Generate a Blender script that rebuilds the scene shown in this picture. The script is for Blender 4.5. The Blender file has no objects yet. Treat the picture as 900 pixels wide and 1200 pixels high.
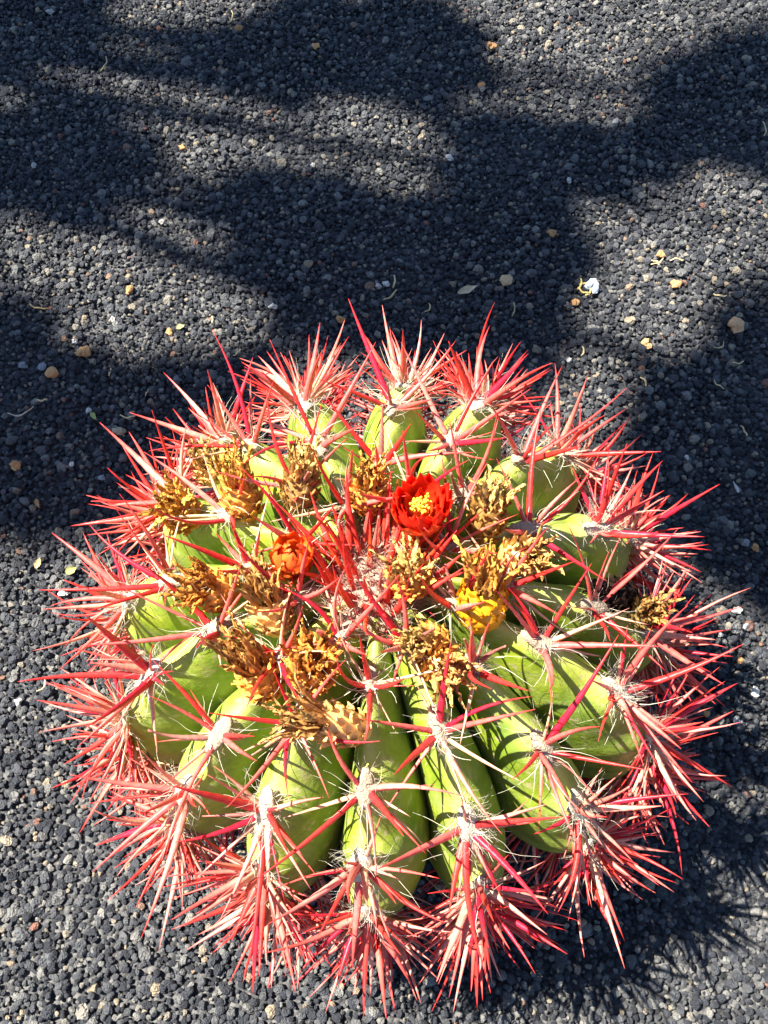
import bpy, math, random
import numpy as np
from mathutils import Matrix, Vector

random.seed(7)
rng = np.random.default_rng(7)
scene = bpy.context.scene
COL = scene.collection
R = math.radians

# ---------------------------------------------------------------- camera
ELEV = R(66)
FPX, CXP, CYP = 1086.0, 450.0, 600.0            # focal length in photograph pixels (900 x 1200)
BODY_C = np.array([0.0, 0.0, 0.162])
DIST = 0.724
cd = np.array([0, -math.cos(ELEV), math.sin(ELEV)])
cr = np.array([1.0, 0, 0])
cu = np.cross(cd, cr)
CAM = BODY_C + cd * DIST - cr * ((459 - CXP) / FPX * DIST) + cu * ((752 - CYP) / FPX * DIST)
cam_data = bpy.data.cameras.new('camera')
cam_data.sensor_fit = 'HORIZONTAL'
cam_data.sensor_width = 36
cam_data.lens = 36 * FPX / 900
cam_data.clip_start = 0.01
cam_data.clip_end = 500
cam = bpy.data.objects.new('camera', cam_data)
M = Matrix.Identity(4)
for i in range(3):
    M[i][0], M[i][1], M[i][2], M[i][3] = cr[i], cu[i], cd[i], CAM[i]
cam.matrix_world = M
COL.objects.link(cam)
scene.camera = cam

# ---------------------------------------------------------------- sky and sun
SUN_AZ, SUN_EL = R(160), R(57)
SUN = np.array([math.cos(SUN_EL) * math.cos(SUN_AZ), math.cos(SUN_EL) * math.sin(SUN_AZ), math.sin(SUN_EL)])
world = bpy.data.worlds.new('World')
scene.world = world
world.use_nodes = True
wn = world.node_tree.nodes
sky = wn.new('ShaderNodeTexSky')
sky.sky_type = 'NISHITA'
sky.sun_disc = False
sky.sun_elevation = SUN_EL
sky.sun_rotation = math.pi / 2 - SUN_AZ
sky.air_density = 1.0
sky.dust_density = 0.3
sky.ozone_density = 5.0
bg = wn['Background']
bg.inputs['Strength'].default_value = 0.05
world.node_tree.links.new(sky.outputs['Color'], bg.inputs['Color'])
sd = bpy.data.lights.new('sun', 'SUN')
sd.energy = 5.0
sd.angle = R(0.53)
sd.color = (1.0, 0.94, 0.84)
so = bpy.data.objects.new('sun', sd)
so.rotation_euler = Vector(-SUN).to_track_quat('-Z', 'Y').to_euler()
so.location = tuple(SUN * 6)
COL.objects.link(so)
scene.view_settings.view_transform = 'Standard'
scene.view_settings.look = 'None'
scene.view_settings.gamma = 1
scene.view_settings.use_curve_mapping = False
scene.view_settings.exposure = 2.2

# ---------------------------------------------------------------- helpers
def ray(px, py):
    d = cr * (px - CXP) / FPX - cu * (py - CYP) / FPX - cd
    return d / np.linalg.norm(d)

def gp(px, py, z=0.0):
    d = ray(px, py)
    return CAM + d * ((z - CAM[2]) / d[2])

def unit(v):
    v = np.asarray(v, float)
    return v / (np.linalg.norm(v) + 1e-12)

def perp(v):
    a = np.array([0, 0, 1.0]) if abs(v[2]) < 0.9 else np.array([1.0, 0, 0])
    return unit(np.cross(v, a))

def rot_about(v, axis, ang):
    axis = unit(axis)
    return v * math.cos(ang) + np.cross(axis, v) * math.sin(ang) + axis * np.dot(axis, v) * (1 - math.cos(ang))

class MB:
    """collects vertices, faces and a vertex colour; build() links them as one mesh object"""
    def __init__(self):
        self.v, self.f, self.c, self.n = [], [], [], 0
    def add(self, v, f, c=None):
        v = np.asarray(v, float)
        if c is None:
            c = np.ones((len(v), 3))
        c = np.asarray(c, float)
        if c.ndim == 1:
            c = np.tile(c, (len(v), 1))
        self.v.append(v); self.c.append(c)
        o = self.n
        self.f.extend([tuple(i + o for i in q) for q in f])
        self.n += len(v)
    def tube(self, pts, rad, sides=6, col=None, flat=1.0, side_dir=None, cap=True):
        pts = np.asarray(pts, float); n = len(pts)
        d = unit(pts[-1] - pts[0])
        a = perp(d) if side_dir is None else unit(side_dir - d * np.dot(side_dir, d))
        b = np.cross(d, a)
        th = np.arange(sides) * 2 * math.pi / sides
        ring = np.cos(th)[:, None] * a * flat + np.sin(th)[:, None] * b
        V = pts[:, None, :] + ring[None] * np.asarray(rad)[:, None, None]
        V = V.reshape(-1, 3)
        F = _tube_faces(n, sides, cap)
        if col is not None:
            col = np.asarray(col, float)
            if col.ndim == 2:
                col = np.repeat(col, sides, 0)
        self.add(V, F, col)
    def grid(self, P, col=None, closed=False):
        P = np.asarray(P, float); n, m = P.shape[:2]
        F = []
        for i in range(n - 1):
            for j in range(m - 1 if not closed else m):
                k = (j + 1) % m
                F.append((i * m + j, i * m + k, (i + 1) * m + k, (i + 1) * m + j))
        if col is not None:
            col = np.asarray(col, float)
            if col.ndim == 3:
                col = col.reshape(-1, 3)
        self.add(P.reshape(-1, 3), F, col)
    def build(self, name, mat, parent=None, smooth=True, origin=None):
        v = np.concatenate(self.v)
        if origin is not None:
            v = v - np.asarray(origin)
        me = bpy.data.meshes.new(name)
        me.from_pydata(v.tolist(), [], self.f)
        c = np.concatenate(self.c)
        at = me.color_attributes.new('Col', 'FLOAT_COLOR', 'POINT')
        buf = np.ones((len(c), 4), np.float32); buf[:, :3] = c
        at.data.foreach_set('color', buf.ravel())
        if smooth:
            me.polygons.foreach_set('use_smooth', np.ones(len(me.polygons), bool))
        me.materials.append(mat)
        me.update()
        o = bpy.data.objects.new(name, me)
        COL.objects.link(o)
        if parent is not None:
            o.parent = parent
        if origin is not None:
            w = np.asarray(origin, float).copy()
            if parent is not None:
                w = w - np.array(WORLD.get(parent.name, (0, 0, 0)))
                WORLD[o.name] = tuple(np.asarray(origin))
            else:
                WORLD[o.name] = tuple(np.asarray(origin))
            o.location = tuple(w)
        elif parent is not None:
            o.location = tuple(-np.array(WORLD.get(parent.name, (0, 0, 0))))
        return o
WORLD = {}                                       # world origin of every placed object
_tf = {}
def _tube_faces(n, s, cap):
    k = (n, s, cap)
    if k not in _tf:
        F = []
        for i in range(n - 1):
            for j in range(s):
                q = (j + 1) % s
                F.append((i * s + j, i * s + q, (i + 1) * s + q, (i + 1) * s + j))
        if cap:
            F.append(tuple(range(s - 1, -1, -1)))
            F.append(tuple((n - 1) * s + j for j in range(s)))
        _tf[k] = F
    return _tf[k]

def tag(o, label=None, cat=None, group=None, kind=None):
    if label: o['label'] = label
    if cat: o['category'] = cat
    if group: o['group'] = group
    if kind: o['kind'] = kind
    return o

def sm(x, a, b):
    t = np.clip((x - a) / (b - a), 0, 1)
    return t * t * (3 - 2 * t)

# ---------------------------------------------------------------- materials
def material(name):
    m = bpy.data.materials.new(name)
    m.use_nodes = True
    nt = m.node_tree
    return m, nt, nt.nodes['Principled BSDF']

def N(nt, kind, **kw):
    n = nt.nodes.new(kind)
    for k, v in kw.items():
        if k in n.inputs: n.inputs[k].default_value = v
        else: setattr(n, k, v)
    return n

def ramp(nt, stops, fac):
    r = nt.nodes.new('ShaderNodeValToRGB')
    e = r.color_ramp.elements
    while len(e) < len(stops): e.new(0.5)
    for el, (p, c) in zip(e, stops):
        el.position = p; el.color = (*c, 1)
    nt.links.new(fac, r.inputs['Fac'])
    return r

def noise(nt, scale, detail=3, coord='Object'):
    tc = nt.nodes.new('ShaderNodeTexCoord')
    n = N(nt, 'ShaderNodeTexNoise', Scale=scale, Detail=detail)
    nt.links.new(tc.outputs[coord], n.inputs['Vector'])
    return n

def bump(nt, b, height, strength, dist):
    n = N(nt, 'ShaderNodeBump', Strength=strength, Distance=dist)
    nt.links.new(height, n.inputs['Height'])
    nt.links.new(n.outputs['Normal'], b.inputs['Normal'])

def vcol_material(name, rough, spec=0.5, mottled=0.25, scale=300, sub=0.0, subcol=None, bumpd=0.0005, bs=0.4, trans=0.0):
    m, nt, b = material(name)
    a = N(nt, 'ShaderNodeVertexColor', layer_name='Col')
    n = noise(nt, scale)
    mx = N(nt, 'ShaderNodeMix', data_type='RGBA', blend_type='MULTIPLY')
    mx.inputs['Factor'].default_value = 1
    r = ramp(nt, [(0.3, (1 - mottled,) * 3), (0.7, (1 + 0 * mottled,) * 3)], n.outputs['Fac'])
    nt.links.new(a.outputs['Color'], mx.inputs['A']); nt.links.new(r.outputs['Color'], mx.inputs['B'])
    nt.links.new(mx.outputs['Result'], b.inputs['Base Color'])
    b.inputs['Roughness'].default_value = rough
    b.inputs['Specular IOR Level'].default_value = spec
    bump(nt, b, n.outputs['Fac'], bs, bumpd)
    if trans > 0:
        tr = nt.nodes.new('ShaderNodeBsdfTranslucent')
        nt.links.new(mx.outputs['Result'], tr.inputs['Color'])
        ms = N(nt, 'ShaderNodeMixShader', Fac=trans)
        nt.links.new(b.outputs[0], ms.inputs[1]); nt.links.new(tr.outputs[0], ms.inputs[2])
        nt.links.new(ms.outputs[0], nt.nodes['Material Output'].inputs['Surface'])
    return m

MAT_SPINE = vcol_material('spine_horn', 0.42, 0.45, 0.22, 420, bumpd=0.0006, bs=0.35, trans=0.22)
MAT_HAIR = vcol_material('plant_hair', 0.7, 0.2, 0.1, 200, bs=0.0, trans=0.35)
MAT_WOOL = vcol_material('areole_wool', 0.95, 0.05, 0.25, 700, bumpd=0.0015, bs=0.9)
MAT_DRY = vcol_material('withered_tissue', 0.6, 0.35, 0.26, 420, bumpd=0.0010, bs=0.6, trans=0.42)
MAT_PETAL = vcol_material('fresh_petal', 0.4, 0.35, 0.12, 150, bumpd=0.0004, bs=0.3, trans=0.45)
MAT_FRUIT = vcol_material('fruit_skin', 0.38, 0.5, 0.2, 200, bumpd=0.0006, bs=0.4, trans=0.1)
MAT_STONE = vcol_material('pebble_stone', 0.8, 0.3, 0.3, 350, bumpd=0.0015, bs=0.7)
MAT_STRAW = vcol_material('dry_straw', 0.7, 0.25, 0.3, 300, bumpd=0.0006, bs=0.4)
MAT_BARK = vcol_material('tree_bark', 0.9, 0.2, 0.5, 25, bumpd=0.01, bs=0.8)
MAT_LEAF = vcol_material('tree_leaf', 0.5, 0.4, 0.3, 40, bumpd=0.001, bs=0.2, trans=0.1)

def skin_material():
    m, nt, b = material('cactus_skin')
    n1 = noise(nt, 30, 6); n2 = noise(nt, 260, 3); n3 = noise(nt, 900, 2)
    r1 = ramp(nt, [(0.3, (0.11, 0.19, 0.010)), (0.55, (0.21, 0.29, 0.016)), (0.78, (0.33, 0.37, 0.03))], n1.outputs['Fac'])
    r2 = ramp(nt, [(0.3, (0.72,) * 3), (0.62, (1.0,) * 3)], n2.outputs['Fac'])
    mx = N(nt, 'ShaderNodeMix', data_type='RGBA', blend_type='MULTIPLY'); mx.inputs['Factor'].default_value = 0.7
    nt.links.new(r1.outputs['Color'], mx.inputs['A']); nt.links.new(r2.outputs['Color'], mx.inputs['B'])
    # the crest and the skin round the areoles is yellower (vertex colour r), old scabs brown (g)
    a = N(nt, 'ShaderNodeVertexColor', layer_name='Col')
    sp = nt.nodes.new('ShaderNodeSeparateColor'); nt.links.new(a.outputs['Color'], sp.inputs[0])
    m2 = N(nt, 'ShaderNodeMix', data_type='RGBA'); m2.inputs['B'].default_value = (0.50, 0.52, 0.12, 1)
    nt.links.new(mx.outputs['Result'], m2.inputs['A']); nt.links.new(sp.outputs[0], m2.inputs['Factor'])
    sc = ramp(nt, [(0.66, (0, 0, 0)), (0.74, (1, 1, 1))], n2.outputs['Fac'])
    sc2 = N(nt, 'ShaderNodeMath', operation='MULTIPLY')
    nt.links.new(sc.outputs['Color'], sc2.inputs[0]); nt.links.new(sp.outputs[1], sc2.inputs[1])
    m3 = N(nt, 'ShaderNodeMix', data_type='RGBA'); m3.inputs['B'].default_value = (0.32, 0.22, 0.08, 1)
    nt.links.new(m2.outputs['Result'], m3.inputs['A']); nt.links.new(sc2.outputs[0], m3.inputs['Factor'])
    n4 = noise(nt, 120, 5); n5 = noise(nt, 48, 4)
    fl_ = ramp(nt, [(0.60, (0, 0, 0)), (0.70, (0.8,) * 3)], n4.outputs['Fac'])
    m4 = N(nt, 'ShaderNodeMix', data_type='RGBA'); m4.inputs['B'].default_value = (0.36, 0.31, 0.16, 1)
    nt.links.new(m3.outputs['Result'], m4.inputs['A']); nt.links.new(fl_.outputs['Color'], m4.inputs['Factor'])
    du = ramp(nt, [(0.40, (0, 0, 0)), (0.75, (0.30,) * 3)], n5.outputs['Fac'])
    m5 = N(nt, 'ShaderNodeMix', data_type='RGBA'); m5.inputs['B'].default_value = (0.34, 0.36, 0.17, 1)
    nt.links.new(m4.outputs['Result'], m5.inputs['A']); nt.links.new(du.outputs['Color'], m5.inputs['Factor'])
    nt.links.new(m5.outputs['Result'], b.inputs['Base Color'])
    b.inputs['Roughness'].default_value = 0.52
    b.inputs['Specular IOR Level'].default_value = 0.35
    b.inputs['Subsurface Weight'].default_value = 0.0
    mh = N(nt, 'ShaderNodeMath', operation='MULTIPLY_ADD'); mh.inputs[1].default_value = 0.3
    nt.links.new(n3.outputs['Fac'], mh.inputs[0]); nt.links.new(n2.outputs['Fac'], mh.inputs[2])
    bump(nt, b, mh.outputs[0], 0.35, 0.0012)
    return m
MAT_SKIN = skin_material()

def gravel_material():
    m, nt, b = material('black_lapilli')
    oi = nt.nodes.new('ShaderNodeObjectInfo')
    r = ramp(nt, [(0.0, (0.011, 0.013, 0.019)), (0.35, (0.031, 0.035, 0.045)), (0.75, (0.086, 0.089, 0.094)),
                  (0.93, (0.21, 0.205, 0.185)), (0.985, (0.32, 0.26, 0.17)), (1.0, (0.22, 0.09, 0.06))], oi.outputs['Random'])
    n = noise(nt, 3.0, 4)
    r2 = ramp(nt, [(0.3, (0.55,) * 3), (0.7, (1.1,) * 3)], n.outputs['Fac'])
    mx = N(nt, 'ShaderNodeMix', data_type='RGBA', blend_type='MULTIPLY'); mx.inputs['Factor'].default_value = 1
    nt.links.new(r.outputs['Color'], mx.inputs['A']); nt.links.new(r2.outputs['Color'], mx.inputs['B'])
    nt.links.new(mx.outputs['Result'], b.inputs['Base Color'])
    b.inputs['Roughness'].default_value = 0.75
    n2 = noise(nt, 7.0, 3)
    bump(nt, b, n2.outputs['Fac'], 0.55, 0.10)
    return m
MAT_GRAVEL = gravel_material()

def ground_material():
    m, nt, b = material('lapilli_bed')
    tc = nt.nodes.new('ShaderNodeTexCoord')
    v = N(nt, 'ShaderNodeTexVoronoi', Scale=170.0); nt.links.new(tc.outputs['Object'], v.inputs['Vector'])
    sep = nt.nodes.new('ShaderNodeSeparateColor'); nt.links.new(v.outputs['Color'], sep.inputs[0])
    r = ramp(nt, [(0.0, (0.02, 0.021, 0.024)), (0.5, (0.05, 0.051, 0.053)), (1.0, (0.095, 0.093, 0.088))], sep.outputs[0])
    nt.links.new(r.outputs['Color'], b.inputs['Base Color'])
    b.inputs['Roughness'].default_value = 0.85
    inv = N(nt, 'ShaderNodeMath', operation='SUBTRACT'); inv.inputs[0].default_value = 1.0
    nt.links.new(v.outputs['Distance'], inv.inputs[1])
    bump(nt, b, inv.outputs[0], 1.0, 0.006)
    return m
MAT_GROUND = ground_material()

# ---------------------------------------------------------------- ground sheet
g = MB()
gx = np.concatenate([-np.geomspace(150, 1.2, 14), np.linspace(-1.1, 1.1, 23), np.geomspace(1.2, 150, 14)])
GX, GY = np.meshgrid(gx, gx, indexing='ij')
GZ = 0.012 * np.sin(GX * 1.3 + 1) * np.cos(GY * 1.1) * sm(np.hypot(GX, GY), 1.0, 2.2) - 0.0035
g.grid(np.stack([GX, GY, GZ], -1)[:, ::-1])
tag(g.build('ground', MAT_GROUND), kind='structure')

# ---------------------------------------------------------------- gravel (uncountable): instanced stones
def rock_mesh(name, seed, sub=2, squash=(1, 0.85, 0.7)):
    import bmesh
    r = np.random.default_rng(seed)
    bm = bmesh.new()
    bmesh.ops.create_icosphere(bm, subdivisions=sub, radius=0.5)
    planes = [(unit(r.normal(size=3)), r.uniform(0.28, 0.44)) for _ in range(13)]
    fr = r.normal(size=(5, 3)) * 5; ph = r.uniform(0, 6, 5)
    for v in bm.verts:
        p = np.array(v.co)
        for n, d in planes:
            e = np.dot(p, n) - d
            if e > 0: p = p - n * e * 1.0
        p = p * (1 + 0.025 * sum(math.sin(np.dot(p, f) + q) for f, q in zip(fr, ph)))
        v.co = Vector(p * np.array(squash))
    me = bpy.data.meshes.new(name)
    bm.to_mesh(me); bm.free()
    return me

rocks = bpy.data.collections.new('lapilli_kinds')
for k in range(7):
    me = rock_mesh('lapilli', 100 + k)
    me.materials.append(MAT_GRAVEL)
    rocks.objects.link(bpy.data.objects.new('lapilli_kind', me))

def gravel():
    st = 0.0047
    xs = np.arange(-0.95, 0.95, st); ys = np.arange(-0.6, 1.45, st)
    X, Y = np.meshgrid(xs, ys, indexing='ij')
    X = (X + rng.uniform(-.5, .5, X.shape) * st).ravel(); Y = (Y + rng.uniform(-.5, .5, Y.shape) * st).ravel()
    keep = np.hypot(X, Y) > 0.13
    X, Y = X[keep], Y[keep]
    n = len(X)
    size = np.clip(rng.lognormal(math.log(0.0060), 0.40, n), 0.0034, 0.0165)
    Z = rng.uniform(-0.0020, 0.0016, n) + 0.0022 * np.sin(X * 23 + 1.3) * np.cos(Y * 19)
    me = bpy.data.meshes.new('gravel')
    me.from_pydata(np.stack([X, Y, Z], 1).tolist(), [], [])
    a = me.attributes.new('size', 'FLOAT', 'POINT'); a.data.foreach_set('value', size.astype(np.float32))
    rot = rng.uniform(0, 6.283, (n, 3)).astype(np.float32)
    rot[:, 0] = rng.normal(0, 0.5, n); rot[:, 1] = rng.normal(0, 0.5, n)
    b = me.attributes.new('turn', 'FLOAT_VECTOR', 'POINT'); b.data.foreach_set('vector', rot.ravel())
    o = bpy.data.objects.new('gravel', me)
    COL.objects.link(o)
    me.materials.append(MAT_GRAVEL)
    nt = bpy.data.node_groups.new('gravel_scatter', 'GeometryNodeTree')
    nt.interface.new_socket('Geometry', in_out='INPUT', socket_type='NodeSocketGeometry')
    nt.interface.new_socket('Geometry', in_out='OUTPUT', socket_type='NodeSocketGeometry')
    L = nt.links.new
    gi = nt.nodes.new('NodeGroupInput'); go = nt.nodes.new('NodeGroupOutput')
    ci = nt.nodes.new('GeometryNodeCollectionInfo'); ci.inputs['Collection'].default_value = rocks
    ci.inputs['Separate Children'].default_value = True; ci.inputs['Reset Children'].default_value = True
    ip = nt.nodes.new('GeometryNodeInstanceOnPoints'); ip.inputs['Pick Instance'].default_value = True
    rv = nt.nodes.new('FunctionNodeRandomValue'); rv.data_type = 'INT'
    rv.inputs['Min'].default_value = 0
    for s in rv.inputs:
        if s.name == 'Max' and s.type == 'INT': s.default_value = 6
        if s.name == 'Min' and s.type == 'INT': s.default_value = 0
    na = nt.nodes.new('GeometryNodeInputNamedAttribute'); na.data_type = 'FLOAT'; na.inputs['Name'].default_value = 'size'
    nb = nt.nodes.new('GeometryNodeInputNamedAttribute'); nb.data_type = 'FLOAT_VECTOR'; nb.inputs['Name'].default_value = 'turn'
    er = nt.nodes.new('FunctionNodeEulerToRotation')
    L(gi.outputs[0], ip.inputs['Points']); L(ci.outputs[0], ip.inputs['Instance'])
    L([s for s in rv.outputs if s.type == 'INT'][0], ip.inputs['Instance Index'])
    L(na.outputs['Attribute'], ip.inputs['Scale'])
    L(nb.outputs['Attribute'], er.inputs[0]); L(er.outputs[0], ip.inputs['Rotation'])
    L(ip.outputs[0], go.inputs[0])
    md = o.modifiers.new('scatter', 'NODES'); md.node_group = nt
    tag(o, 'loose black volcanic gravel spread round the cactus', 'gravel', kind='stuff')
gravel()

# ---------------------------------------------------------------- cactus body
A, C0, PW = 0.2, 0.162, 2.25
NR = 16
cactus = bpy.data.objects.new('barrel_cactus', None)
COL.objects.link(cactus)
tag(cactus, 'large ribbed green barrel cactus bristling with red spines on black gravel', 'cactus')
WORLD['barrel_cactus'] = (0, 0, 0)

TT = np.concatenate([np.linspace(0.03, 2.55, 500)])
def _pow(x): return np.sign(x) * np.abs(x) ** (2 / PW)
P_R = A * _pow(np.sin(TT)); P_Z = C0 + C0 * _pow(np.cos(TT))
P_Z = P_Z - 0.016 * np.exp(-(P_R / 0.045) ** 2) * (TT < 1.2)
P_Z = np.maximum(P_Z, -0.01)
arc = np.concatenate([[0], np.cumsum(np.hypot(np.diff(P_R), np.diff(P_Z)))]) + P_R[0]
ARC_END = arc[-1]
def profile(s):
    r = np.interp(s, arc, P_R); z = np.interp(s, arc, P_Z)
    dr = np.interp(s + 0.003, arc, P_R) - np.interp(s - 0.003, arc, P_R)
    dz = np.interp(s + 0.003, arc, P_Z) - np.interp(s - 0.003, arc, P_Z)
    l = np.hypot(dr, dz) + 1e-9
    return r, z, -dz / l, dr / l             # normal (radial, up)

TH0 = R(88)
crest_j = rng.uniform(-1, 1, NR) * R(1.6)
amp = 1 + rng.uniform(-0.025, 0.025, NR)
wob = rng.uniform(0, 6.28, NR); wobb = rng.uniform(0, 6.28, NR)
# rib 0 is the far one; numbers run clockwise seen from above
def crest_th(k, s):
    return TH0 - (k % NR) * 2 * math.pi / NR + crest_j[k % NR] + R(2.2) * np.sin(s * 14 + wob[k % NR])
def valley_th(k, s):                              # valley between rib k and k+1
    return TH0 - ((k % NR) + 0.5) * 2 * math.pi / NR + R(1.5) * np.sin(s * 13 + wobb[k % NR])
FIRST = {8: .072, 7: .050, 6: .086, 5: .055, 4: .083, 3: .05, 2: .08, 1: .055, 0: .078, 15: .05, 14: .08, 13: .055, 12: .08, 11: .052, 10: .08, 9: .05}
GAP = 0.060
def areole_s(k):
    out = []
    s = FIRST[k]
    while s < ARC_END - 0.045:
        out.append(s)
        s += GAP * (1 - 0.28 * (len(out) > 3)) + 0.004 * math.sin(k * 3.1 + len(out) * 2.3)
    return out
AREO = {k: areole_s(k) for k in range(NR)}

def lean(p):                                     # the crown leans a little to one side
    w = np.clip((p[..., 2] - C0) / C0, 0, 1) ** 2
    p = p.copy(); p[..., 0] -= 0.012 * w
    return p

def rib_point(k, s, u):
    """s: arc length from the apex, u: -1 (valley k, clockwise side negative) .. 1"""
    s = np.asarray(s, float); u = np.asarray(u, float)
    r, z, nr, nz = profile(s)
    tc = crest_th(k, s)
    tv = np.where(u < 0, valley_th(k, s), valley_th(k - 1, s))
    dth_c = (tv - tc + math.pi) % (2 * math.pi) - math.pi
    au = np.abs(u)
    th = tc + dth_c * au
    d = np.minimum(0.057, 0.58 * r)
    rel = np.zeros_like(s)
    for a in AREO[k]:
        rel = rel + 0.0042 * np.exp(-((s - a) / 0.013) ** 2) - 0.0028 * np.exp(-((s - a + 0.021) / 0.012) ** 2)
    rel = rel + (amp[k] - 1) * r * 0.8
    h = (1 - au ** 1.75) ** 0.64
    off = -d * (1 - h) + rel * h ** 2
    rr = r + nr * off; zz = z + nz * off
    return lean(np.stack([rr * np.cos(th), rr * np.sin(th), zz], -1))

S_ = np.concatenate([np.linspace(0.012, 0.32, 80), np.linspace(0.327, ARC_END, 26)])
U_ = np.sin(np.linspace(-1, 1, 29) * math.pi / 2)
U_ = 0.55 * U_ + 0.45 * np.linspace(-1, 1, 29)
for k in range(NR):
    SS, UU = np.meshgrid(S_, U_, indexing='ij')
    P = rib_point(k, SS, UU)
    col = np.zeros(P.shape)
    ar = np.zeros(SS.shape)
    for a in AREO[k]:
        ar = np.maximum(ar, np.exp(-((SS - a + 0.004) / 0.020) ** 2) * np.exp(-(UU / 0.26) ** 2))
    col[..., 0] = np.clip(0.5 * np.exp(-(UU / 0.17) ** 2) + 0.7 * ar, 0, 0.85)
    col[..., 1] = np.clip(0.3 * np.exp(-(UU / 0.2) ** 2) + sm(SS, 0.24, 0.34), 0, 1)
    mb = MB(); mb.grid(P[:, ::-1], col[:, ::-1])
    mb.build('rib', MAT_SKIN, cactus)

# ---------------------------------------------------------------- spines, wool and hair
RED = np.array([0.80, 0.040, 0.030]); CRIM = np.array([0.62, 0.014, 0.040]); PINK = np.array([0.86, 0.16, 0.125])
ROSE = np.array([0.88, 0.33, 0.25]); CREAM = np.array([0.84, 0.55, 0.32]); ORNG = np.array([0.85, 0.10, 0.025])
def spine(mb, base, d, length, rad, curve, seed, base_c, mid_c, tip_c, sides=6, n=18):
    r = np.random.default_rng(seed)
    q = r.random()
    if q < 0.10: curve = curve + r.uniform(0.15, 0.32)
    old = 0.16 < q < 0.21
    if old:
        length *= 0.62
        base_c, mid_c, tip_c = [0.35 * x + np.array([0.16, 0.12, 0.09]) for x in (base_c, mid_c, tip_c)]
    t = np.linspace(0, 1, n)
    side = rot_about(perp(d), d, r.uniform(0, 6.28))
    pts = base + np.outer(t * length, d) + np.outer(curve * length * t ** 2.2, side)
    band = np.where(np.arange(n) % 2, 1.0, -1.0)
    rad_t = rad * np.clip((1 - t ** 1.7) * 0.96 + 0.04, 0.34 if old else 0.03, 1) * (1 + 0.045 * band)
    rad_t[0] *= 1.12
    c = np.where(t[:, None] < 0.5, base_c + (mid_c - base_c) * (t[:, None] / 0.5), mid_c + (tip_c - mid_c) * ((t[:, None] - 0.5) / 0.5))
    c = np.clip(c * (1 + 0.10 * band + 0.12 * np.sin(t * 7 + seed))[:, None], 0, 0.95)
    mb.tube(pts, rad_t, sides, c, flat=1.35, side_dir=np.cross(d, side))

def palette(r, kind):
    if kind == 'central':
        m = [RED, PINK, CRIM, ROSE][r.choice(4, p=[.36, .36, .12, .16])]
        return 0.55 * m + 0.45 * CRIM, m, 0.75 * RED + 0.25 * CRIM
    if kind == 'rim':
        q = r.random()
        if q < 0.30: return CREAM, ROSE, PINK
        if q < 0.55: return ROSE, PINK, RED
        if q < 0.85: return PINK, RED, RED
        return CRIM, CRIM * 1.1, RED
    return (CREAM, CREAM * np.array([1, .9, .85]), ROSE) if r.random() < .5 else (ROSE, PINK, RED)

spine_count = 0
SOLO = 300
stuff_sp, stuff_hair, stuff_rad = MB(), MB(), MB()
order = sorted([(i, k) for k in range(NR) for i in range(len(AREO[k]))])
def hair(mb, base, d, length, rad, seed, c, curl=0.5):
    r = np.random.default_rng(seed)
    t = np.linspace(0, 1, 7)
    s1 = rot_about(perp(d), d, r.uniform(0, 6.28)); s2 = np.cross(d, s1)
    a, b = r.uniform(-1, 1, 2) * curl
    w = r.uniform(2, 6)
    pts = base + np.outer(t, d) * length + np.outer(a * t ** 2 + 0.12 * curl * np.sin(t * w), s1) * length + np.outer(b * t ** 2 + 0.1 * curl * np.sin(t * w * 1.3 + 1), s2) * length
    mb.tube(pts, rad * (1 - 0.75 * t), 3, c, cap=False)

def blob(center, ax, ay, az, sx, sy, sz, seed, n=12, m=16, rough=0.12):
    r = np.random.default_rng(seed)
    fr = r.normal(size=(6, 3)) * 3; ph = r.uniform(0, 6.28, 6)
    u = np.linspace(0.02, math.pi - 0.02, n); w = np.arange(m) * 2 * math.pi / m
    U, W = np.meshgrid(u, w, indexing='ij')
    L = np.stack([np.sin(U) * np.cos(W), np.sin(U) * np.sin(W), np.cos(U)], -1)
    f = 1 + rough * sum(np.sin(L @ q + p) for q, p in zip(fr, ph)) / 2
    L = L * f[..., None]
    return center + L[..., :1] * sx * ax + L[..., 1:2] * sy * ay + L[..., 2:] * sz * az

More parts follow.
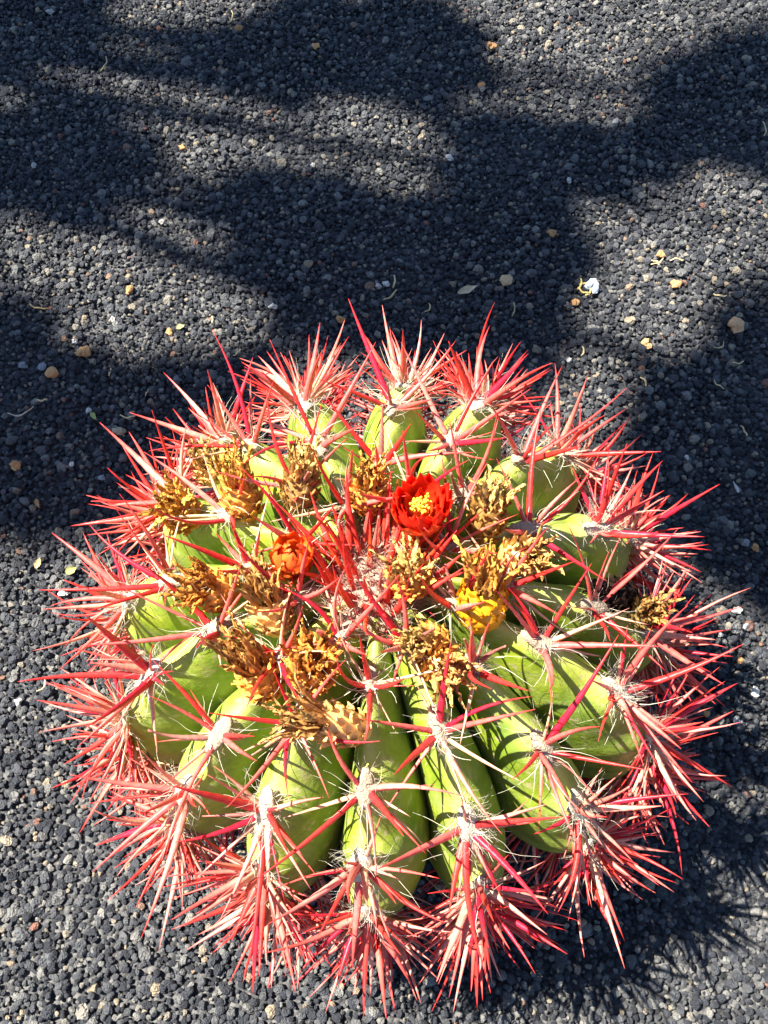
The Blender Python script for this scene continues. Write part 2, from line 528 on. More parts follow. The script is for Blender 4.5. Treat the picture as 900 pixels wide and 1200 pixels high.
seed = 1000
for i, k in order:
    s = AREO[k][i]
    p = rib_point(k, s, 0.0)
    up = unit(rib_point(k, s - 0.006, 0.0) - rib_point(k, s + 0.006, 0.0))      # towards the apex
    sd_ = unit(rib_point(k, s, 0.03) - rib_point(k, s, -0.03))
    n = unit(np.cross(up, sd_))
    if np.dot(n, p - np.array([0, 0, C0])) < 0: n = -n
    sd_ = np.cross(n, up)
    r = np.random.default_rng(1000 + i * 400 + k * 7)
    big = 1.0 if i else 0.75
    # woolly pad
    mb = MB()
    wc = np.array([0.52, 0.47, 0.36]) if i in (2, 3) else np.array([0.36, 0.29, 0.21])
    P = blob(p + n * 0.0004 + up * 0.003, sd_, up, n, 0.0056 * big * (1.25 if i in (2, 3) else 1), 0.0125 * big * (1.4 if i in (2, 3) else 1), 0.0030, seed + i * 77 + k, 9, 14, 0.16)
    mb.grid(P[:, ::-1], np.tile(wc, (P.shape[0] * P.shape[1], 1)), closed=True)
    ao = mb.build('areole', MAT_WOOL, cactus, origin=p)
    root = p - n * 0.001
    # stout spines
    cent = []
    tilt0 = R(42) if i else R(26)
    for q, az in enumerate([0, 90, 180, 270]):
        az_ = R(az + r.uniform(-22, 22) + (45 if (i + k) % 2 else 0)); tl = tilt0 * r.uniform(0.75, 1.35)
        d = unit(n * math.cos(tl) + (up * math.cos(az_) + sd_ * math.sin(az_)) * math.sin(tl))
        cent.append((d, r.uniform(0.054, 0.082) * (0.8 if i == 0 else 1), r.uniform(0.0014, 0.0019) * (1.0 if i < 2 else 1.28), 'central', az_))
    for q in range(2 if i in (1, 2) else (1 if i == 0 else 6)):
        az_ = r.uniform(0, 6.28); tl = R(r.uniform(10, 60))
        d = unit(n * math.cos(tl) + (up * math.cos(az_) + sd_ * math.sin(az_)) * math.sin(tl))
        cent.append((d, r.uniform(0.040, 0.066), r.uniform(0.0012, 0.0018) * (1.0 if i < 2 else 1.2), 'rim' if i > 1 else 'central', az_))
    for q in range(4 if i < 2 else (10 if i < 3 else 26)):
        az_ = r.uniform(0, 6.28); tl = R(r.uniform(44, 82) + (8 if i > 2 else 0))
        d = unit(n * math.cos(tl) + (up * math.cos(az_) + sd_ * math.sin(az_)) * math.sin(tl))
        cent.append((d, r.uniform(0.028, 0.056) + (0.008 if i > 2 else 0), r.uniform(0.0007, 0.0013) * (1.0 if i < 2 else 1.2), 'rim' if i > 1 else 'radial', az_))
    for q, (d, ln, rd, kind, az_) in enumerate(cent):
        b0 = root + (up * math.cos(az_) * 0.0045 + sd_ * math.sin(az_) * 0.0035) * big
        seed += 1
        cs = palette(r, 'rim' if (kind == 'central' and i >= 3) else kind)
        crv = r.uniform(-0.02, 0.20)
        if q < (6 if i < 3 else 5) and spine_count < SOLO and rd > 0.0011:
            m1 = MB(); spine(m1, b0, d, ln, rd, crv, seed, *cs)
            m1.build('spine', MAT_SPINE, ao, origin=p)
            spine_count += 1
        else:
            spine(stuff_sp, b0, d, ln, rd, crv, seed, *cs, sides=5, n=7)
    # white threads and bristles
    for q in range(15 if i < 4 else 8):
        az_ = r.uniform(0, 6.28); tl = R(r.uniform(40, 95)); seed += 1
        d = unit(n * math.cos(tl) + (up * math.cos(az_) + sd_ * math.sin(az_)) * math.sin(tl))
        hair(stuff_hair, root + n * 0.001, d, r.uniform(0.014, 0.038), r.uniform(0.00022, 0.00042), seed, np.array([0.88, 0.84, 0.66]) * r.uniform(0.8, 1.05), 0.6)
    for q in range(130 if i in (2, 3) else (60 if i < 4 else 14)):              # fuzz over the pad
        az_ = r.uniform(0, 6.28); tl = R(r.uniform(5, 95)); seed += 1
        e = (up * (math.cos(az_) * 0.014 + 0.004) + sd_ * math.sin(az_) * 0.0065) * (1.35 if i in (2, 3) else 1) * math.sqrt(r.random())
        d = unit(n * math.cos(tl) + (up * math.cos(az_) + sd_ * math.sin(az_)) * math.sin(tl))
        hair(stuff_hair, root + e, d, r.uniform(0.005, 0.012) * (1.35 if i in (2, 3) else 1), 0.00022, seed, (np.array([0.66, 0.62, 0.50]) if i in (2, 3) else np.array([0.46, 0.39, 0.29])) * r.uniform(.6, 1.25), 0.9)

# woolly apex with the young spines standing in it
apex = rib_point(0, 0.013, 0.0); apex = np.array([-0.012, 0.0, apex[2] - 0.002])
X3, Y3, Z3 = np.eye(3)
mb = MB()
P = blob(apex, X3, Y3, Z3, 0.036, 0.034, 0.006, 5, 16, 28, 0.16)
mb.grid(P[:, ::-1], np.tile(np.array([0.45, 0.31, 0.23]), (P.shape[0] * P.shape[1], 1)), closed=True)
wool = mb.build('apex_wool', MAT_WOOL, cactus, origin=apex)
fuzz = MB()
r = np.random.default_rng(55)
for q in range(1700):
    az_ = r.uniform(0, 6.28); rr = 0.046 * math.sqrt(r.random()); seed += 1
    b0 = apex + np.array([math.cos(az_) * rr, math.sin(az_) * rr, 0.008 * (1 - (rr / 0.05) ** 2) - 0.006 * (rr > 0.036)])
    d = unit(np.array([math.cos(az_) * rr * 14, math.sin(az_) * rr * 14, 0.6]) + r.normal(size=3) * 0.45)
    cc = [np.array([.58, .40, .30]), np.array([.66, .52, .39]), np.array([.50, .28, .23])][r.integers(3)]
    hair(fuzz, b0, d, r.uniform(0.005, 0.013), 0.00022, seed, cc, 0.9)
for q in range(150):                                 # short dark red bristles of the unopened areoles
    az_ = r.uniform(0, 6.28); rr = 0.042 * math.sqrt(r.random()); seed += 1
    b0 = apex + np.array([math.cos(az_) * rr, math.sin(az_) * rr, 0.004])
    d = unit(np.array([math.cos(az_) * rr * 10, math.sin(az_) * rr * 10, 1.0]) + r.normal(size=3) * 0.3)
    hair(fuzz, b0, d, r.uniform(0.008, 0.018), 0.00055, seed, np.array([.55, .03, .05]), 0.2)
tag(fuzz.build('apex_fuzz', MAT_HAIR, wool), kind='stuff')
for q in range(52):
    az_ = q * 2.39996; rr = 0.004 + 0.024 * math.sqrt(q / 52); seed += 1
    b0 = apex + np.array([math.cos(az_) * rr * 1.1 + 0.002, math.sin(az_) * rr, 0.002])
    tl = R(6 + 30 * (rr / 0.028) * r.uniform(0.5, 1.4))
    d = np.array([math.cos(az_) * math.sin(tl), math.sin(az_) * math.sin(tl), math.cos(tl)])
    d = unit(d + r.normal(size=3) * 0.13 + np.array([0.05, 0.34, 0]))
    m1 = MB()
    mid = [RED, ORNG, RED, PINK * 0.5 + RED * 0.5][q % 4]
    spine(m1, b0, d, r.uniform(0.038, 0.064), r.uniform(0.0014, 0.0022), r.uniform(-0.05, 0.14), seed, 0.6 * RED + 0.4 * ORNG, mid, RED)
    m1.build('young_spine', MAT_SPINE, wool, origin=apex)

tag(stuff_sp.build('spines', MAT_SPINE, cactus), kind='stuff')
tag(stuff_hair.build('bristles', MAT_HAIR, cactus), kind='stuff')

# ---------------------------------------------------------------- flower and fruits
def body_hit(px, py, scale=1.0):
    d = ray(px, py)
    for t in np.linspace(0.3, 1.2, 1800):
        q = CAM + d * t
        w = min(max((q[2] - C0) / C0, 0), 1) ** 2
        x = q[0] + 0.012 * w
        if (math.hypot(x, q[1]) / (A * scale)) ** PW + (abs(q[2] - C0) / (C0 * scale)) ** PW < 1:
            return q
    return body_hit(px + (445 - px) * 0.04, py + (720 - py) * 0.04, scale)

def tip_for(base, px, py, L):
    """point seen near (px,py) at distance L from base, on the outer side"""
    d = ray(px, py); w = base - CAM
    t = np.dot(w, d); c2 = np.dot(w, w) - t * t
    h = math.sqrt(max(L * L - c2, 0))
    e = CAM + d * (t - h) - base
    return base + unit(e) * L

def frame(d):
    a = perp(d); return a, np.cross(d, a)

def petal_grid(base, d, out, L, W, r, curl, tipsharp=0.7, nseg=9, cup=0.25, twist=0.0, crumple=0.0):
    """a strip of tissue growing along d and bending towards out"""
    t = np.linspace(0, 1, nseg)
    side = unit(np.cross(d, out))
    ang = curl * t ** 1.4
    step = np.cos(ang)[:, None] * d + np.sin(ang)[:, None] * out
    c = base + np.concatenate([[np.zeros(3)], np.cumsum((step[1:] + step[:-1]) / 2, 0)]) * (L / (nseg - 1))
    wd = W * np.clip(np.sin(np.pi * (0.12 + 0.80 * t ** 0.8)), 0.06, 1) * np.where(t > tipsharp, 1 - 0.82 * ((t - tipsharp) / (1 - tipsharp)) ** 1.5, 1)
    us = np.linspace(-1, 1, 5)
    tw = twist * t
    nrm = np.cross(side, step)
    P = np.zeros((nseg, 5, 3))
    for j, u in enumerate(us):
        sdir = side * np.cos(tw)[:, None] + nrm * np.sin(tw)[:, None]
        nd = nrm * np.cos(tw)[:, None] - side * np.sin(tw)[:, None]
        P[:, j] = c + sdir * (u * wd)[:, None] + nd * (cup * wd * (u * u - 0.4))[:, None]
    if crumple: P = P + r.normal(size=P.shape) * crumple
    return P, t

def add_petal(mb, P, cb, ct, t, thick=0.0007):
    col = cb + (ct - cb) * t[:, None]
    col = np.repeat(col, P.shape[1], 0)
    mb.grid(P, col)
    v = np.gradient(P, axis=0); w = np.gradient(P, axis=1)
    nn = np.cross(v, w); nn /= (np.linalg.norm(nn, axis=-1, keepdims=True) + 1e-9)
    mb.grid((P - nn * thick)[:, ::-1], col)

def dried(base_px, tip_px, L, seed, rad=0.0105, fruit_c=(0.50, 0.25, 0.045), petal_c=(0.60, 0.29, 0.05), body=0.5, npet=19, spread=0.35, sink=0.97, name='withered_fruit', flap=1.0):
    r = np.random.default_rng(seed)
    b = body_hit(*base_px, sink)
    tip = tip_for(b, *tip_px, L)
    d = unit(tip - b); a1, a2 = frame(d)
    Lb = L * body
    fc, pc = np.array(fruit_c), np.array(petal_c)
    if pc[0] > 0.3: pc = np.clip(pc * np.array([1.14, 0.98, 0.85]) + np.array([0.03, 0, 0]), 0, 0.9)
    L *= 0.94; rad *= 0.9
    # fruit body with spiralled scales
    mb = MB()
    n, m = 12, 16
    t = np.linspace(0, 1, n); w = np.arange(m) * 2 * math.pi / m
    prof = rad * np.clip(np.sin(np.pi * (0.16 + 0.68 * t)) ** 0.6, 0.3, 1)
    P = b + d * (t * Lb)[:, None, None] + (np.cos(w)[None, :, None] * a1 + np.sin(w)[None, :, None] * a2) * (prof * 0.95)[:, None, None]
    P = P + r.normal(size=P.shape) * 0.0004
    mb.grid(P, np.tile(fc * 0.85, (n * m, 1)), closed=True)
    ns = 44
    for q in range(ns):
        az = q * 2.39996; tt = 0.05 + 0.93 * q / ns
        o = np.cos(az) * a1 + np.sin(az) * a2
        rr = np.interp(tt, t, prof)
        g0 = b + d * (tt * Lb) + o * rr * 0.86
        Pp, t_ = petal_grid(g0, unit(d * 0.8 + o * 0.75 * flap), o, rad * r.uniform(0.6, 0.85) * flap, rad * r.uniform(0.26, 0.36), r, r.uniform(-0.9, 0.7 - 1.4 * (flap < 1)), 0.4, 5, 0.35, 0, 0.0003)
        cc = fc * r.uniform(0.75, 1.25)
        add_petal(mb, Pp, cc * 0.75, cc * np.array([1.15, 1.1, 1.0]), t_, 0.0006)
    fo = mb.build(name, MAT_DRY if fruit_c[0] < 0.7 else MAT_FRUIT, cactus, origin=b)
    # shrivelled petals of the old flower
    top = b + d * Lb * 0.9
    npet = int(npet * 1.35)
    for q in range(npet):
        az = q * 2.39996 + r.uniform(-.3, .3); inner = q / npet
        o = unit(np.cos(az) * a1 + np.sin(az) * a2)
        m1 = MB()
        Pp, t_ = petal_grid(top + o * rad * 0.62 * (1 - 0.65 * inner), unit(d + o * spread * r.uniform(0.3, 1.2) * (1 - 0.5 * inner)), o,
                            (L - Lb * 0.9) * r.uniform(0.75, 1.12), rad * r.uniform(0.11, 0.27), r, r.uniform(-1.3, 1.0), 0.35, 11, r.uniform(0.3, 1.3), r.uniform(-2.2, 2.2), 0.0007)
        cc = np.clip(pc * r.uniform(0.7, 1.25), 0, 0.92)
        add_petal(m1, Pp, cc * 0.88, np.clip(cc * np.array([1.1, 1.18, 1.25]), 0, .9), t_, 0.00035)
        m1.build('withered_petal', MAT_DRY, fo, origin=b)
    return fo

TAN = (0.86, 0.55, 0.20); OCH = (0.88, 0.46, 0.10); BRN = (0.76, 0.38, 0.08)
dried((290, 606), (266, 522), 0.056, 1, fruit_c=BRN, petal_c=OCH, rad=0.0125, body=0.48)
dried((349, 596), (358, 513), 0.055, 2, fruit_c=(0.55, 0.32, 0.10), petal_c=TAN, rad=0.0120, spread=0.25)
dried((432, 598), (430, 536), 0.045, 3, fruit_c=BRN, petal_c=OCH, rad=0.0115, spread=0.2)
dried((562, 634), (586, 556), 0.054, 4, fruit_c=(0.52, 0.30, 0.08), petal_c=TAN, rad=0.0115, body=0.6)
dried((562, 730), (574, 636), 0.064, 5, fruit_c=(0.88, 0.44, 0.015), petal_c=OCH, rad=0.0178, body=0.48, npet=16, name='yellow_fruit', spread=0.12, flap=0.55)
dried((484, 688), (474, 652), 0.040, 6, fruit_c=OCH, petal_c=TAN, rad=0.0125, body=0.45, spread=0.9, npet=20)
dried((596, 652), (652, 650), 0.046, 7, fruit_c=TAN, petal_c=(0.70, 0.46, 0.16), rad=0.0115, body=0.4)
dried((742, 700), (688, 690), 0.040, 8, sink=1.05, fruit_c=(0.035, 0.018, 0.012), petal_c=(0.04, 0.02, 0.012), rad=0.0105, body=0.6)
dried((744, 722), (782, 708), 0.036, 9, sink=1.02, fruit_c=(0.40, 0.28, 0.10), petal_c=(0.55, 0.36, 0.12), rad=0.0100, body=0.4)
dried((222, 612), (186, 572), 0.050, 10, fruit_c=OCH, petal_c=OCH, rad=0.0130, spread=0.6, npet=20)
dried((272, 700), (206, 676), 0.050, 11, fruit_c=OCH, petal_c=(0.64, 0.34, 0.07), rad=0.0125, spread=0.7, npet=20)
dried((326, 738), (296, 656), 0.058, 12, fruit_c=TAN, petal_c=(0.58, 0.38, 0.12), rad=0.0125, body=0.45, spread=0.2)
dried((318, 812), (262, 738), 0.064, 13, fruit_c=OCH, petal_c=(0.62, 0.36, 0.10), rad=0.0130, body=0.42, spread=0.35, npet=20)
dried((366, 798), (364, 752), 0.044, 14, fruit_c=OCH, petal_c=(0.64, 0.32, 0.06), rad=0.0140, body=0.45, spread=0.8, npet=22)
dried((426, 856), (312, 832), 0.078, 15, fruit_c=TAN, petal_c=(0.72, 0.46, 0.15), rad=0.0120, body=0.5, spread=0.3, npet=18)
dried((518, 752), (470, 752), 0.040, 16, fruit_c=BRN, petal_c=TAN, rad=0.0105, body=0.4, spread=0.4)
dried((506, 770), (548, 800), 0.044, 17, fruit_c=BRN, petal_c=(0.68, 0.42, 0.15), rad=0.0110, body=0.4, spread=0.4)
dried((252, 566), (232, 516), 0.034, 18, fruit_c=TAN, petal_c=TAN, rad=0.0100, body=0.4)

def fresh_flower(base_px, tip_px, L, seed, whorls, name, centre=True, size=1.0):
    r = np.random.default_rng(seed)
    b = body_hit(*base_px, 0.97)
    tip = tip_for(b, *tip_px, L)
    d = unit(tip - b); a1, a2 = frame(d)
    mb = MB()                                        # green-red scaly tube
    n, m = 9, 16
    t = np.linspace(0, 1, n); w = np.arange(m) * 2 * math.pi / m
    prof = 0.0085 * size * (0.75 + 0.45 * t)
    P = b + d * (t * L * 0.55)[:, None, None] + (np.cos(w)[None, :, None] * a1 + np.sin(w)[None, :, None] * a2) * prof[:, None, None]
    base_c = np.array([0.55, 0.22, 0.03]); red_c = np.array([0.80, 0.10, 0.015])
    mb.grid(P, np.repeat(base_c + (red_c - base_c) * t[:, None], m, 0), closed=True)
    for q in range(26):
        az = q * 2.39996; tt = 0.04 + 0.9 * q / 26
        o = np.cos(az) * a1 + np.sin(az) * a2
        Pp, t_ = petal_grid(b + d * L * 0.55 * tt + o * 0.0075 * size, unit(d + o * 0.5), o, 0.010 * size, 0.0034 * size, r, 0.2, 0.4, 6, 0.3)
        add_petal(mb, Pp, np.array([.55, .2, .03]), np.array([.85, .14, .02]), t_)
    fo = mb.build(name, MAT_FRUIT, cactus, origin=b)
    core = b + d * L * 0.5
    for (cnt, tilt, Lp, W, rad0, curl, c0, c1) in whorls:
        for q in range(cnt):
            az = (q + 0.5 * (tilt > 25)) * 2 * math.pi / cnt + r.uniform(-.08, .08)
            o = np.cos(az) * a1 + np.sin(az) * a2
            tl = R(tilt * r.uniform(0.9, 1.1))
            dd = unit(d * math.cos(tl) + o * math.sin(tl)); oo = unit(o * math.cos(tl) - d * math.sin(tl))
            m1 = MB()
            Pp, t_ = petal_grid(core + o * rad0, dd, oo, Lp * r.uniform(0.93, 1.07), W * r.uniform(0.9, 1.1), r, curl * r.uniform(0.6, 1.4), 0.48, 11, -0.30, r.uniform(-.12, .12), 0.0002)
            add_petal(m1, Pp, np.array(c0), np.array(c1), t_, 0.0006)
            m1.build('petal', MAT_PETAL, fo, origin=b)
    if centre:
        m1 = MB()
        for q in range(120):
            az = q * 2.39996; rr = 0.0044 * size * math.sqrt(q / 120)
            o = np.cos(az) * a1 + np.sin(az) * a2
            p0 = core + o * rr * 0.6
            p1 = core + d * (0.019 * size - 0.003 * (rr / 0.008)) + o * rr * r.uniform(0.9, 1.25) + r.normal(size=3) * 0.0013
            m1.tube(np.array([p0, (p0 + p1) / 2, p1]), [0.0003] * 3, 3, np.array([0.85, 0.30, 0.03]), cap=False)
            m1.tube(np.array([p1 - d * 0.0006, p1, p1 + d * 0.0013, p1 + d * 0.0019]), [0.0004, 0.0009, 0.0009, 0.0003], 5, np.array([0.90, 0.58, 0.05]) * r.uniform(0.85, 1.1))
        m1.build('stamens', MAT_FRUIT, fo, origin=b)
    return fo
RP, RP2 = (0.88, 0.055, 0.015), (0.90, 0.032, 0.014)
OP = (0.90, 0.13, 0.02)
fl = fresh_flower((493, 630), (493, 588), 0.042, 91,
    [(8, 42, 0.024, 0.0080, 0.008, -0.75, OP, (0.90, 0.10, 0.02)), (9, 31, 0.029, 0.0086, 0.008, -0.55, RP, RP2), (8, 21, 0.030, 0.0080, 0.0075, -0.30, (0.88, 0.10, 0.02), RP2), (7, 13, 0.022, 0.0058, 0.007, -0.1, OP, RP2)], 'flower')
fl['label'] = 'open bright red flower with yellow stamens'
bud = fresh_flower((338, 672), (344, 640), 0.034, 92,
    [(8, 24, 0.018, 0.0062, 0.0085, -1.0, (0.88, 0.30, 0.03), (0.86, 0.14, 0.03)), (6, 12, 0.017, 0.0058, 0.006, -0.9, (0.88, 0.36, 0.04), (0.86, 0.16, 0.03))], 'flower_bud', False, 1.1)
bud['label'] = 'closed orange bud beside the woolly top'

# ---------------------------------------------------------------- small things lying on the gravel
def stone(px, py, w, hgt, col, label, group=None, sd=0, name='pebble', cat='pebble'):
    c = gp(px, py, 0.003)
    sc = np.linalg.norm(c - CAM) / FPX
    r = np.random.default_rng(sd + int(px * 7 + py))
    wx, wy = w * sc / 2, hgt * sc / 2 * 1.15
    ang = r.uniform(-.5, .5)
    ax = np.array([math.cos(ang), math.sin(ang), 0]); ay = np.array([-math.sin(ang), math.cos(ang), 0])
    hz = min(wx, wy) * 0.75
    cc = c.copy(); cc[2] = 0.0022 + hz * 0.55
    P = blob(cc, ax, ay, Z3, wx, wy, hz, int(px * 3 + py), 8, 10, 0.30)
    mb = MB(); mb.grid(P[:, ::-1], np.tile(np.array(col), (P.shape[0] * P.shape[1], 1)), closed=True)
    return tag(mb.build(name, MAT_STONE, smooth=False, origin=(cc[0], cc[1], 0)), label, cat, group)

def straw(px, py, length, ang, rad, col, label, group=None, bend=0.3, name='dry_straw', cat='straw'):
    c = gp(px, py, 0.005)
    sc = np.linalg.norm(c - CAM) / FPX
    L = length * sc; t = np.linspace(-.5, .5, 9)
    a = R(ang); d = np.array([math.cos(a), math.sin(a), 0]); s = np.array([-d[1], d[0], 0])
    pts = np.array([c[0], c[1], 0.0052]) + np.outer(t * L, d) + np.outer(bend * L * (t * t * 4 - .5) * 0.5, s) + np.outer(0.0012 * np.sin(t * 9 + px), Z3)
    mb = MB(); mb.tube(pts, rad * (1.1 - 0.7 * np.abs(t)), 6, np.array(col), flat=1.4, side_dir=s)
    return tag(mb.build(name, MAT_STRAW, origin=(c[0], c[1], 0)), label, cat, group)

def scrap(px, py, L, W, ang, col, label, group=None, name='dry_leaf', cat='leaf'):
    c = gp(px, py, 0.005)
    sc = np.linalg.norm(c - CAM) / FPX
    r = np.random.default_rng(int(px * 5 + py))
    a = R(ang); d = np.array([math.cos(a), math.sin(a), 0.05]); d = unit(d)
    b = np.array([c[0], c[1], 0.0048]) - d * L * sc / 2
    P, t = petal_grid(b, d, Z3, L * sc, W * sc / 2, r, r.uniform(-.15, .5), 0.6, 9, 0.5, r.uniform(-.5, .5), 0.0002)
    mb = MB(); add_petal(mb, P, np.array(col) * 0.85, np.array(col), t, 0.0006)
    return tag(mb.build(name, MAT_STRAW, origin=(c[0], c[1], 0)), label, cat, group)

OCHRE = (0.50, 0.27, 0.11); TANS = (0.45, 0.36, 0.24); WHT = (0.66, 0.64, 0.58); STR = (0.55, 0.43, 0.22); BLU = (0.50, 0.54, 0.58)
stone(863, 383, 17, 14, (0.66, 0.38, 0.19), 'angular peach-orange stone, biggest of the stones on the black gravel', sd=1)
stone(693, 337, 13, 13, BLU, 'pale bluish-white stone next to a yellow straw tangle')
stone(593, 330, 13, 12, (0.58, 0.40, 0.22), 'round tan pebble with a straw stem beside it')
stone(757, 404, 10, 9, (0.58, 0.32, 0.14), 'orange pebble at the edge of the sunlit gravel beyond the cactus')
stone(141, 505, 12, 9, (0.40, 0.31, 0.20), 'smooth oval beige pebble close to the outermost spines')
GO, GW, GB = 'ochre pebbles on the gravel', 'white stone chips on the gravel', 'bluish grey stones in the gravel'
for (x, y, w, h, l) in [
        (100, 413, 10, 11, 'larger of two ochre pebbles touching each other on shaded gravel'),
        (94, 415, 7, 9, 'smaller ochre pebble pressed against its larger twin'),
        (62, 438, 12, 9, 'oval ochre pebble lying near the touching pair of pebbles'),
        (199, 390, 8, 9, 'ochre pebble right beside the olive leaf scrap'),
        (19, 546, 11, 9, 'ochre pebble near the brown leaf curl on shaded gravel'),
        (675, 354, 7, 7, 'little ochre pebble near the bluish-white stone and straw tangle'),
        (398, 375, 9, 7, 'ochre pebble close behind the spine tuft at the back of the cactus'),
        (792, 333, 12, 8, 'long flat ochre pebble on sunlit gravel between two straws'),
        (152, 340, 9, 9, 'round ochre pebble out in the sunlit patch of gravel'),
        (827, 836, 8, 8, 'ochre pebble at the spine tips in the shadow of the cactus'),
        (867, 774, 6, 6, 'tiny ochre pebble beside white chips next to the cactus'),
        (885, 643, 8, 7, 'ochre pebble lying next to a bluish grey stone')]:
    stone(x, y, w, h, np.array(OCHRE) * random.uniform(.8, 1.2), l, GO)
W1 = 'one of two white stone chips lying side by side behind the cactus'
W2 = 'small pale whitish chip of stone on shaded black gravel'
for (x, y, w, h, l) in [
        (104, 481, 5, 6, 'tiny white chip touching the pale green leaflet'), (452, 333, 8, 6, W1), (443, 335, 7, 6, W1),
        (667, 422, 6, 5, 'white chip just outside the spine tips behind the cactus'), (805, 536, 5, 5, W2),
        (875, 735, 8, 7, 'roundish white chip next to the long white chip'), (885, 811, 8, 9, 'thick white chip near the bluish stone beside the cactus'),
        (864, 715, 11, 6, 'long narrow white chip beside the cactus'), (844, 744, 6, 5, 'little white chip between the spines and the long white chip'),
        (22, 822, 8, 7, 'pale chip near a bent straw on sunlit gravel'), (84, 544, 6, 5, W2), (88, 400, 6, 5, W2),
        (75, 695, 9, 7, 'pale chip under the spines on the sunlit side'), (132, 373, 5, 7, 'narrow pale chip in the sunlit patch of gravel'),
        (320, 359, 9, 6, 'flat pale chip lying alone behind the cactus')]:
    stone(x, y, w, h, np.array(WHT) * random.uniform(.6, .95), l, GW)
B1 = 'one of two bluish grey stones lying near the ochre pebbles'
for (x, y, w, h, l) in [(864, 847, 10, 8, 'bluish grey stone in the shadow of the cactus'), (874, 637, 9, 7, 'bluish grey stone with an ochre pebble next to it'),
        (27, 428, 8, 8, B1), (49, 432, 8, 9, B1), (120, 560, 7, 6, 'bluish grey stone just outside the spines on shaded gravel')]:
    stone(x, y, w, h, np.array(BLU) * 0.45, l, GB)
straw(25, 483, 28, 20, 0.0006, (0.6, 0.5, 0.34), 'curved pale stem lying alone on shaded gravel', bend=0.5)
straw(45, 360, 20, -12, 0.0008, (0.5, 0.34, 0.15), 'short brown twig on the gravel edge of the sunlit patch', name='twig', cat='twig')
scrap(110, 488, 13, 6, -50, (0.42, 0.46, 0.16), 'pale green fallen leaflet on the dark gravel')
scrap(548, 340, 24, 10, 20, (0.62, 0.50, 0.30), 'curled cream dry leaf on gravel beyond the cactus spines')
scrap(44, 590, 13, 5, -60, (0.52, 0.30, 0.12), 'small brown dry leaf curl on dark gravel beside the spines')
scrap(45, 660, 12, 8, 70, (0.55, 0.42, 0.18), 'tan dry leaf scrap on sunlit gravel beside the cactus')
scrap(84, 668, 14, 10, 30, (0.34, 0.34, 0.12), 'greenish withered leaf scrap under the cactus spines')
scrap(862, 571, 14, 5, 110, (0.70, 0.67, 0.58), 'white feathery scrap on the deeply shaded gravel', name='plant_scrap', cat='scrap')
scrap(212, 383, 10, 7, 10, (0.40, 0.40, 0.16), 'olive leaf scrap next to an ochre pebble in the sun')
for (x, y, L, a) in [(680, 333, 16, 70), (688, 331, 18, 20), (683, 341, 14, -35), (690, 343, 12, 55)]:
    straw(x, y, L, a, 0.0009, (0.62, 0.48, 0.16), 'yellow straw in the tangle beside a bluish-white stone', 'yellow straw tangle')
T1 = 'one of two straws crossing near the white chips behind the cactus'
T2 = 'thin bleached straw lying loose on shaded black gravel'
T3 = 'sliver of bleached straw by the sunlit patch edge'
for (x, y, L, a, b, l) in [(458, 346, 22, 45, .2, T1), (462, 330, 16, 85, .2, T1), (502, 361, 14, 70, .5, 'bent straw between the rear spine tufts'), (602, 363, 20, 80, .2, 'straight straw near the round tan pebble'),
        (842, 451, 14, -45, .2, T2), (844, 405, 14, 30, .8, 'tightly curled white straw near the peach-orange stone'), (872, 505, 14, 110, .2, T2), (865, 425, 12, 5, .3, T2),
        (844, 346, 14, -10, .3, 'short straw beyond the peach-orange stone'), (50, 803, 16, 70, .6, 'bent straw on sunlit gravel near the spine tips'), (49, 469, 12, 5, .1, 'short straight straw near the oval ochre pebble'),
        (129, 436, 9, 80, .1, T2), (172, 460, 9, 70, .1, T2), (249, 375, 9, 95, .1, T3), (683, 412, 12, 80, .4, 'short curved straw outside the rear spine tips'), (755, 447, 14, 110, .3, T3),
        (150, 488, 18, 0, .3, 'long straw just behind the oval beige pebble'), (278, 413, 12, 50, .3, 'slanting straw near the spines on shaded gravel')]:
    straw(x, y, L, a, random.uniform(.0005, .0009), np.array(STR) * random.uniform(.8, 1.3), l, 'bleached straws on the gravel', b)
# the same litter goes on over the bed beyond
rr = random.Random(3)
for q in range(20):
    x, y = rr.uniform(0, 900), rr.uniform(10, 310)
    if q % 3 == 0: stone(x, y, rr.uniform(6, 10), rr.uniform(5, 8), np.array(OCHRE) * rr.uniform(.7, 1.1), 'ochre pebble on the gravel far behind the cactus', 'ochre pebbles far behind the cactus')
    elif q % 3 == 1: stone(x, y, rr.uniform(5, 8), rr.uniform(4, 6), np.array(WHT) * rr.uniform(.5, .8), 'pale stone chip on the gravel far behind the cactus', 'pale chips far behind the cactus')
    else: straw(x, y, rr.uniform(9, 20), rr.uniform(0, 180), .0007, np.array(STR), 'bleached straw on the gravel far behind the cactus', 'straws far behind the cactus')

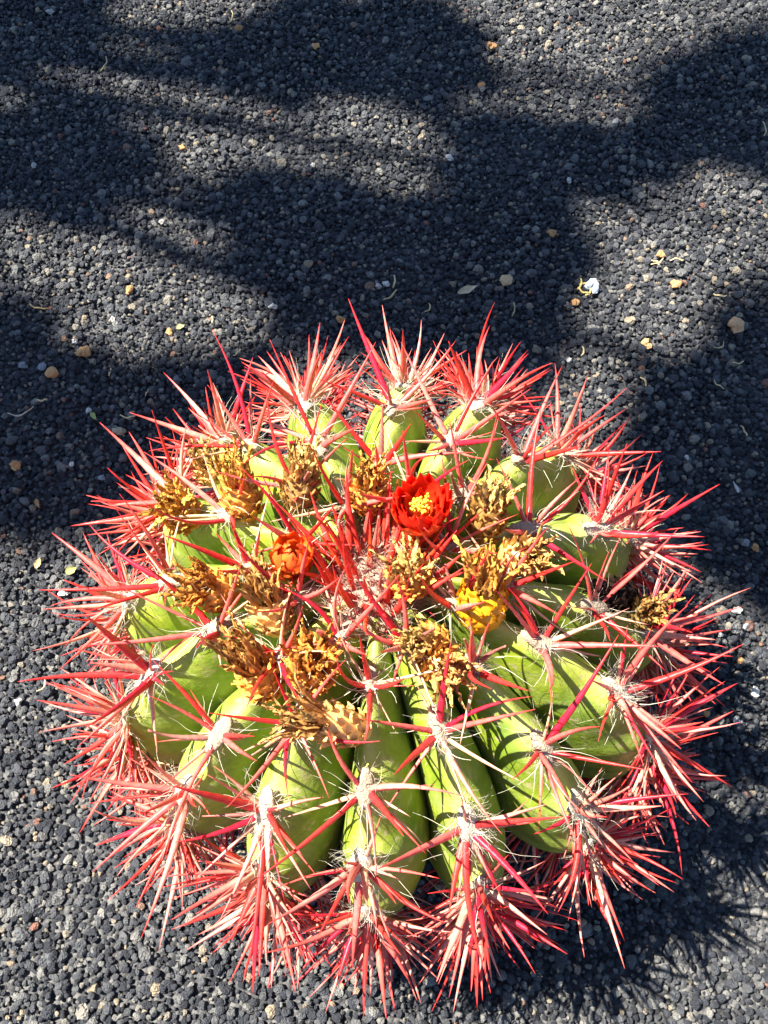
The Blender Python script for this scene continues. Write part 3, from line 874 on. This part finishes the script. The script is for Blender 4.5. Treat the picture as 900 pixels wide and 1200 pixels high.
# ---------------------------------------------------------------- unseen tree, its crown shaped to throw shade on the bed
def tree():
    root = bpy.data.objects.new('shade_tree', None)
    COL.objects.link(root)
    base = np.array([-3.9, 2.1, 0.0])
    root.location = tuple(base); WORLD['shade_tree'] = tuple(base)
    tag(root, 'unseen leafy tree, crown shaped to cast broken shade on the black gravel', 'tree')
    r = np.random.default_rng(21)
    # shade on the gravel, (pixel centre, half axes): the leaves hang along the sun's direction from there
    shade = [((90, 520), (150, 105)), ((250, 460), (70, 60)), ((20, 420), (60, 50)), ((430, 350), (150, 55)), ((560, 400), (110, 45)), ((860, 520), (110, 130)),
             ((800, 660), (60, 60)), ((620, 330), (45, 30)), ((880, 620), (70, 90)),
             ((330, 270), (110, 60)), ((560, 290), (110, 50)), ((60, 190), (110, 60)), ((640, 190), (120, 50)), ((400, 60), (170, 60)), ((880, 120), (110, 80)), ((20, 20), (110, 50)), ((-150, 300), (120, 150)), ((1080, 380), (130, 160))]
    lit = [((180, 362), (165, 88)), ((750, 372), (125, 70)), ((705, 470), (60, 70)), ((40, 735), (95, 115)), ((190, 270), (90, 60)), ((760, 300), (80, 60))]
    pts = []
    for (c, h) in shade:
        area = h[0] * h[1]; f1, f2, f3 = r.uniform(0, 6.28, 3)
        for q in range(int(area / 9000 * 700) + 100):
            a = r.uniform(0, 6.28); rad = math.sqrt(r.random()) * r.uniform(0.85, 1.12) * (1 + 0.16 * math.sin(3 * a + f1) + 0.12 * math.sin(5 * a + f2) + 0.1 * math.sin(8 * a + f3))
            x, y = c[0] + h[0] * rad * math.cos(a), c[1] + h[1] * rad * math.sin(a)
            if any(((x - l[0][0]) / l[1][0]) ** 2 + ((y - l[0][1]) / l[1][1]) ** 2 < r.uniform(0.7, 1.1) for l in lit): continue
            g0 = gp(x, y)
            w = BODY_C - g0
            if np.linalg.norm(w - SUN * np.dot(w, SUN)) < 0.27: continue
            pts.append(g0 + SUN * r.uniform(4.0, 5.2))
    pts = np.array(pts)
    cen = pts.mean(0)
    extra = cen + np.array([-1.3, 1.2, 0.5]) + r.normal(size=(1500, 3)) * np.array([.6, .6, .4])
    allp = np.concatenate([pts, extra])
    leaves = MB()
    for p in allp:
        d = unit(r.normal(size=3) * np.array([1, 1, .5])); n = unit(SUN * 1.2 + r.normal(size=3) * 0.5); s = unit(np.cross(d, n)); d = np.cross(n, s)
        L = r.uniform(.03, .05); W = L * .40
        v = [p, p + d * L * .4 + s * W, p + d * L, p + d * L * .4 - s * W]
        leaves.add(v, [(0, 1, 2, 3)], np.array([0.06, 0.11, 0.025]) * r.uniform(.7, 1.4))
    tr = MB()
    top = np.array([-3.3, 1.8, 2.9])
    t = np.linspace(0, 1, 12)
    P = base + np.outer(t, top - base) + np.stack([0.07 * np.sin(t * 5), 0.06 * np.sin(t * 4 + 1), 0 * t], 1)
    P[0, 2] -= 0.1
    tr.tube(P, 0.15 - 0.07 * t + 0.06 * np.exp(-t * 12), 12, np.array([0.22, 0.16, 0.11]))
    trunk = tr.build('trunk', MAT_BARK, root, origin=base)
    ends = allp[r.choice(len(allp), 14, replace=False)]
    for e in ends:
        m1 = MB(); t = np.linspace(0, 1, 8)
        mid = (P[-1] + e) / 2 + np.array([0, 0, .25]) + r.normal(size=3) * .1
        B = np.outer((1 - t) ** 2, P[-1]) + np.outer(2 * t * (1 - t), mid) + np.outer(t ** 2, e)
        w = BODY_C - e
        if np.linalg.norm(w - SUN * np.dot(w, SUN)) < 0.3: continue
        m1.tube(B, 0.035 * (1 - t) + 0.004, 7, np.array([0.22, 0.16, 0.11]))
        m1.build('limb', MAT_BARK, trunk)
    leaves.build('crown', MAT_LEAF, root, smooth=False)
tree()
